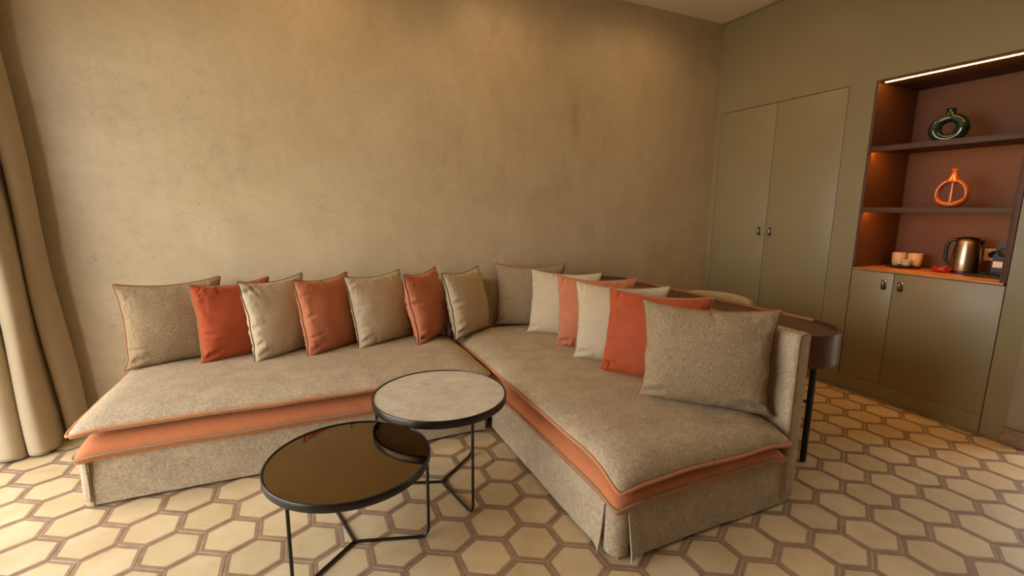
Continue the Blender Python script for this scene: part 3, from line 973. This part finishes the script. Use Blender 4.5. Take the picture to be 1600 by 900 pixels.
# x, y, base height, yaw, lean, width, height, thickness, cover, piping, creases, label
CUSH = [
    (-.690, 3.165, .415, 20, 3, .500, .475, .170, m_taupe_c, m_pipe_rust, 2, 'taupe cushion with rust piping at the curtain end of the row'),
    (-.375, 3.133, .415, 29.6, 6.2, .449, .461, .170, m_vel_shaded, m_pipe_tp, 9, 'orange velvet cushion with shaded nap beside the taupe cushion at the curtain end'),
    (-.122, 3.073, .415, 39.3, 11, .440, .480, .170, m_linen, m_pipe_dk, 7, 'beige linen cushion between the two orange cushions nearest the curtain'),
    (.155, 3.064, .415, 40, 10.6, .435, .475, .172, m_vel_lit, m_pipe_dk, 9, 'orange velvet cushion with lit nap between two beige ones, middle of the plaster wall row'),
    (.481, 3.105, .415, 31, 14, .465, .475, .172, m_linen, m_pipe_dk, 7, 'beige linen cushion between the two lit-nap orange cushions on the plaster wall row'),
    (.801, 3.095, .415, 48, 11.5, .445, .479, .172, m_vel_lit, m_pipe_dk, 9, 'orange velvet cushion with lit nap turned edge-on next to the sofa seam'),
    (1.100, 3.105, .415, 38, 13, .465, .471, .172, m_linen, m_pipe_dk, 7, 'beige linen cushion straddling the seam in the sofa corner'),
    (1.575, 3.150, .420, -22, 8, .545, .476, .172, m_taupe_c, m_pipe_rust, 2, 'taupe cushion with rust piping standing in the sofa corner'),
    (1.655, 2.805, .415, -44, 13, .530, .471, .172, m_linen, m_pipe_dk, 3, 'beige linen cushion directly in front of the corner taupe cushion'),
    (1.685, 2.440, .415, -37, 5, .510, .473, .172, m_vel_lit, m_pipe_tp, 7, 'orange velvet cushion with lit nap between two beige ones on the side back'),
    (1.660, 2.155, .415, -43, 7, .545, .471, .172, m_linen, m_pipe_tp, 3, 'beige linen cushion between the two orange cushions on the side back'),
    (1.632, 1.860, .415, -56, 17, .560, .478, .172, m_vel_shaded, m_pipe_tp, 5, 'orange velvet cushion with shaded nap tucked behind the large end cushion'),
    (1.655, 1.508, .412, -46.9, 4, .590, .478, .18, m_taupe_c, m_pipe_rust, 3, 'large taupe cushion with rust piping at the open end of the sofa'),
]
for k, (x, y, z, yaw, lean, w, h, t, mc, mp, ncr, lab) in enumerate(CUSH):
    ps, al = math.radians(yaw), math.radians(lean)
    e1 = Vector((math.cos(ps), math.sin(ps), 0)); nn = Vector((math.sin(ps), -math.cos(ps), 0))
    e3 = Vector((0, 0, 1)) * math.cos(al) - nn * math.sin(al); e2 = e3.cross(e1)
    rot = Matrix((e1, e2, e3)).transposed().to_euler()
    c = thing('cushion', lab, 'cushion', (x, y, z), 'cushions along the sofa', rot)
    bm, seam = pillow(w, h, t, 11 + k * 5, ncr)
    finish(bm, 'cover', mc, c, 180)
    bm = bmesh.new(); tube(bm, seam, .0042, True, 7); finish(bm, 'piping', mp, c, 180)

# ------------------------------------------------------------------ coffee tables


def coffee_table(label, cx, cy, r, z, rim_h, top_mat, arm0, tube_r, top_label):
    OT = (cx, cy, 0)
    t = thing('coffee_table', label, 'coffee table', OT, None)
    bm = bmesh.new()
    lathe(bm, [(r - .008, z - .003), (r - .007, z), (r - .002, z), (r, z - .003), (r, z - rim_h + .003), (r - .002, z - rim_h), (r - .010, z - rim_h), (r - .010, z - .016), (r - .008, z - .014), (r - .008, z - .003)], 96)
    finish(bm, 'rim', m_black, t, 40)
    bm = bmesh.new(); lathe(bm, [(.0001, z - .014), (r - .0085, z - .014), (r - .0085, z - .005), (r - .0095, z - .004), (.0001, z - .004)], 96)
    o = finish(bm, 'top', top_mat, t, 40); o['label'] = top_label
    for k in range(3):
        a = arm0 + k * 2 * PI / 3; ca_, sa_ = math.cos(a), math.sin(a); R = r - .012
        pts = rounded([(0, 0, tube_r), (R * ca_, R * sa_, tube_r), (R * ca_, R * sa_, z - .016)], .045, 8)
        bm = bmesh.new(); tube(bm, pts, tube_r, seg=12); finish(bm, 'leg', m_black, t, 50)
    return t


coffee_table('low round table with smoked mirror top on black wire legs', .118, 1.752, .303, .372, .030, m_mirror, math.radians(-17.5), .0062, 'smoked bronze mirror disc')
coffee_table('taller round table with grey stone top on black wire legs', .547, 2.012, .308, .462, .034, m_stone, math.radians(-79), .0062, 'pale grey stone disc')

# ------------------------------------------------------------------ desk behind the sofa and its chair


def stadium(x0, x1, y0, y1, n=20):
    r = (x1 - x0) / 2; cx = (x0 + x1) / 2
    return [(cx + r * math.cos(PI + k * PI / n), y0 + r + r * math.sin(PI + k * PI / n)) for k in range(n + 1)] + [(cx + r * math.cos(k * PI / n), y1 - r + r * math.sin(k * PI / n)) for k in range(n + 1)]


DX0, DX1, DY0, DY1, DZ = 2.020, 2.510, 1.318, 3.405, .735
OK_ = (2.265, 2.36, 0)
dk = thing('desk', 'walnut desk with rounded ends and raised edge behind the sofa back', 'desk', OK_)
bm = bmesh.new()
out, inn = stadium(DX0, DX1, DY0, DY1), stadium(DX0 + .018, DX1 - .018, DY0 + .018, DY1 - .018)
vo_ = [[bm.verts.new((x, y, z)) for x, y in out] for z in (.575, DZ)]; vi_ = [[bm.verts.new((x, y, z)) for x, y in inn] for z in (.575, DZ)]
n = len(out)
for i in range(n):
    j = (i + 1) % n
    bm.faces.new((vo_[0][i], vo_[0][j], vo_[1][j], vo_[1][i])); bm.faces.new((vi_[0][i], vi_[1][i], vi_[1][j], vi_[0][j]))
    bm.faces.new((vo_[1][i], vo_[1][j], vi_[1][j], vi_[1][i])); bm.faces.new((vo_[0][i], vi_[0][i], vi_[0][j], vo_[0][j]))
bmesh.ops.recalc_face_normals(bm, faces=bm.faces[:])
finish(bm, 'apron', m_walnut, dk, 35, OK_)
bm = bmesh.new(); prism(bm, stadium(DX0 + .0185, DX1 - .0185, DY0 + .0185, DY1 - .0185), DZ - .032, DZ - .014); finish(bm, 'desktop', m_walnut, dk, 35, OK_)
for yc in ((1.565, 2.62), (2.625, 3.155)):
    bx('edge_strip', (DX1 - .0185, DX1 + .0005, yc[0], yc[1], DZ - .012, DZ + .0015), m_walnut_edge, dk, .001, OK_)
bx('edge_strip', (DX0 - .0005, DX0 + .0185, 1.565, 3.155, DZ - .012, DZ + .0015), m_walnut_edge, dk, .001, OK_)
for x, y in ((2.363, 1.45), (2.167, 1.45), (2.363, 3.27), (2.167, 3.27)):
    bm = bmesh.new(); lathe(bm, [(.0001, 0), (.014, 0), (.0155, .004), (.0155, .69), (.0001, .69)], 20, x, y)
    lg = finish(bm, 'leg', m_black, dk, 50, OK_)
    bm = bmesh.new(); tube(bm, [(x - .021, y - .004, .325), (x + .021, y + .004, .325)], .0045); finish(bm, 'bolt', m_black, lg, 50, OK_)
bm = bmesh.new(); tube(bm, [(2.363, 1.45, .325), (2.363, 3.27, .325)], .007); finish(bm, 'stretcher', m_black, dk, 60, OK_)

OC = (2.44, 2.29, 0)
ch = thing('desk_chair', 'beige upholstered desk chair with curved back pushed under the desk', 'chair', OC)
bm = bmesh.new()
# curved padded back: arc swept with a rounded section
rings = []
nA = 26
for i in range(nA + 1):
    a = -1.25 + 2.5 * i / nA
    rr = .30; cxx = .06
    taper = 1 - .18 * abs(a / 1.25) ** 3
    zt = .738 - .022 * abs(a / 1.25) ** 3
    sec = []
    for k in range(16):
        q = 2 * PI * k / 16
        er = math.copysign(abs(math.cos(q)) ** .6, math.cos(q)); ez = math.copysign(abs(math.sin(q)) ** .6, math.sin(q))
        R_ = rr + .032 * taper * er
        zz = (zt + .46) / 2 + (zt - .46) / 2 * ez
        endsq = 1 if 0 < i < nA else .55
        sec.append(bm.verts.new((cxx - .09 + R_ * math.cos(a) * 1.05, R_ * math.sin(a) * 1.02, .6 + (zz - .6) * endsq)))
    rings.append(sec)
for A, B in zip(rings, rings[1:]):
    for k in range(16):
        bm.faces.new((A[k], A[(k + 1) % 16], B[(k + 1) % 16], B[k]))
bm.faces.new(rings[0]); bm.faces.new(rings[-1][::-1])
bmesh.ops.recalc_face_normals(bm, faces=bm.faces[:])
bk = finish(bm, 'backrest', m_chair, ch, 180)
for a in (-.42, .42):
    pts = [(.06 - .09 + (.30 + .034 * math.cos(q)) * math.cos(a) * 1.05, (.30 + .034 * math.cos(q)) * math.sin(a) * 1.02, .59 + .1455 * math.sin(q)) for q in [k * PI / 10 for k in range(11)]]
    bm = bmesh.new(); tube(bm, pts, .002, seg=6); finish(bm, 'seam', m_pipe_tp, bk, 180)
bm = bmesh.new(); box(bm, -.24, .22, -.23, .23, .38, .47, .035, 4); finish(bm, 'seat', m_chair, ch, 50)
for sx, sy in ((-1, -1), (-1, 1), (1, -1), (1, 1)):
    bm = bmesh.new(); tube(bm, [(sx * .17, sy * .17, .385), (sx * .20, sy * .20, 0)], .013); finish(bm, 'leg', m_black, ch, 50)
for sy in (-1, 1):
    bm = bmesh.new(); tube(bm, [(.12, sy * .20, .42), (.12, sy * .255, .52)], .016); finish(bm, 'back_support', m_black, ch, 50)

# ------------------------------------------------------------------ curtain
base_path = [(-1.195, 3.345), (-1.225, 3.262), (-1.262, 3.232), (-1.285, 3.290), (-1.292, 3.350), (-1.288, 3.22), (-1.275, 3.125), (-1.298, 3.062), (-1.352, 3.070), (-1.378, 3.16), (-1.385, 3.30), (-1.378, 3.17), (-1.372, 3.07), (-1.415, 3.028), (-1.48, 3.060), (-1.50, 3.20), (-1.52, 3.32), (-1.545, 3.18), (-1.55, 3.06), (-1.60, 3.02), (-1.64, 3.12), (-1.655, 3.30)]
top_path = [(x * .82 - .36 + .03 * (x + 1.2), 3.20 + (y - 3.20) * .75) for x, y in base_path]
cu = thing('curtain', 'heavy taupe curtain gathered in deep folds by the plaster wall', 'curtain', (-1.42, 3.2, .005))
bm = bmesh.new(); nz_ = 30; cols = []
cb, ctp = catmull([(x, y, 0) for x, y in base_path], 9), catmull([(x, y, 0) for x, y in top_path], 9)
ZT = 2.86


def cpos(i, z, inset=0):
    t = (z / ZT)
    k = 1 - (1 - t) ** 1.25
    p = cb[i].lerp(ctp[i], k)
    p = p + Vector((.006 * math.sin(z * 5 + i * .05), .006 * math.sin(z * 4 + i * .07), 0))
    return Vector((p.x, p.y, z))


zs = [0, .012, .03, .06, .1] + [.1 + (ZT - .1) * (k / nz_) for k in range(1, nz_ + 1)]
g = [[bm.verts.new(cpos(i, z + (.012 + .010 * math.sin(i * .11) if z == 0 else 0.0)) - Vector((-1.42, 3.2, 0))) for z in zs] for i in range(len(cb))]
for A, B in zip(g, g[1:]):
    for k in range(len(zs) - 1):
        bm.faces.new((A[k], B[k], B[k + 1], A[k + 1]))
o = finish(bm, 'drape', m_curtain, cu, 180)
sm = o.modifiers.new('cloth_thickness', 'SOLIDIFY'); sm.thickness = .004; sm.offset = 0
bm = bmesh.new()
tube(bm, [tuple(cpos(i, .125) - Vector((-1.42, 3.2, 0))) for i in range(len(cb))], .0026, False, 6); finish(bm, 'hem_seam', m_curtain, cu, 180)
cr_ = thing('curtain_rail', 'slim ceiling curtain rail carrying the taupe curtain', 'curtain rail', (-1.6, .5, 2.89))
bx('rail', (-1.66, -1.50, -2.3, 3.36, 2.868, 2.999), m_ceil, cr_, .004, (-1.6, .5, 2.89))

# ------------------------------------------------------------------ ceiling downlight (its glint shows on both walls)


def downlight(x, y, power, label):
    d = thing('downlight', label, 'ceiling light', (x, y, ZC - .001), 'recessed ceiling downlights')
    bm = bmesh.new(); lathe(bm, [(.030, -.001), (.030, -.006), (.043, -.006), (.046, -.001)], 32); finish(bm, 'trim_ring', m_white_cer, d, 40)
    bm = bmesh.new(); lathe(bm, [(.0001, -.004), (.029, -.004), (.029, -.001), (.0001, -.001)], 24); finish(bm, 'lens', emit('downlight_lens', (1, .72, .42, 1), 40), d, 40)
    l = bpy.data.lights.new('downlight_beam', 'SPOT'); l.energy = power; l.color = (1, .63, .29); l.spot_size = math.radians(168); l.spot_blend = 1.0; l.shadow_soft_size = .03
    o = bpy.data.objects.new('downlight_beam', l); COL.objects.link(o); o.parent = d; o.location = (0, 0, -.012)


downlight(2.69, 2.87, 16, 'recessed downlight above the desk in the corner of the ceiling')
downlight(1.42, 2.87, 18, 'recessed downlight above the sofa corner seam')
downlight(.15, 2.87, 15, 'recessed downlight above the middle of the long sofa section')
downlight(2.4, .9, 16, 'recessed downlight above the open floor by the cupboards')
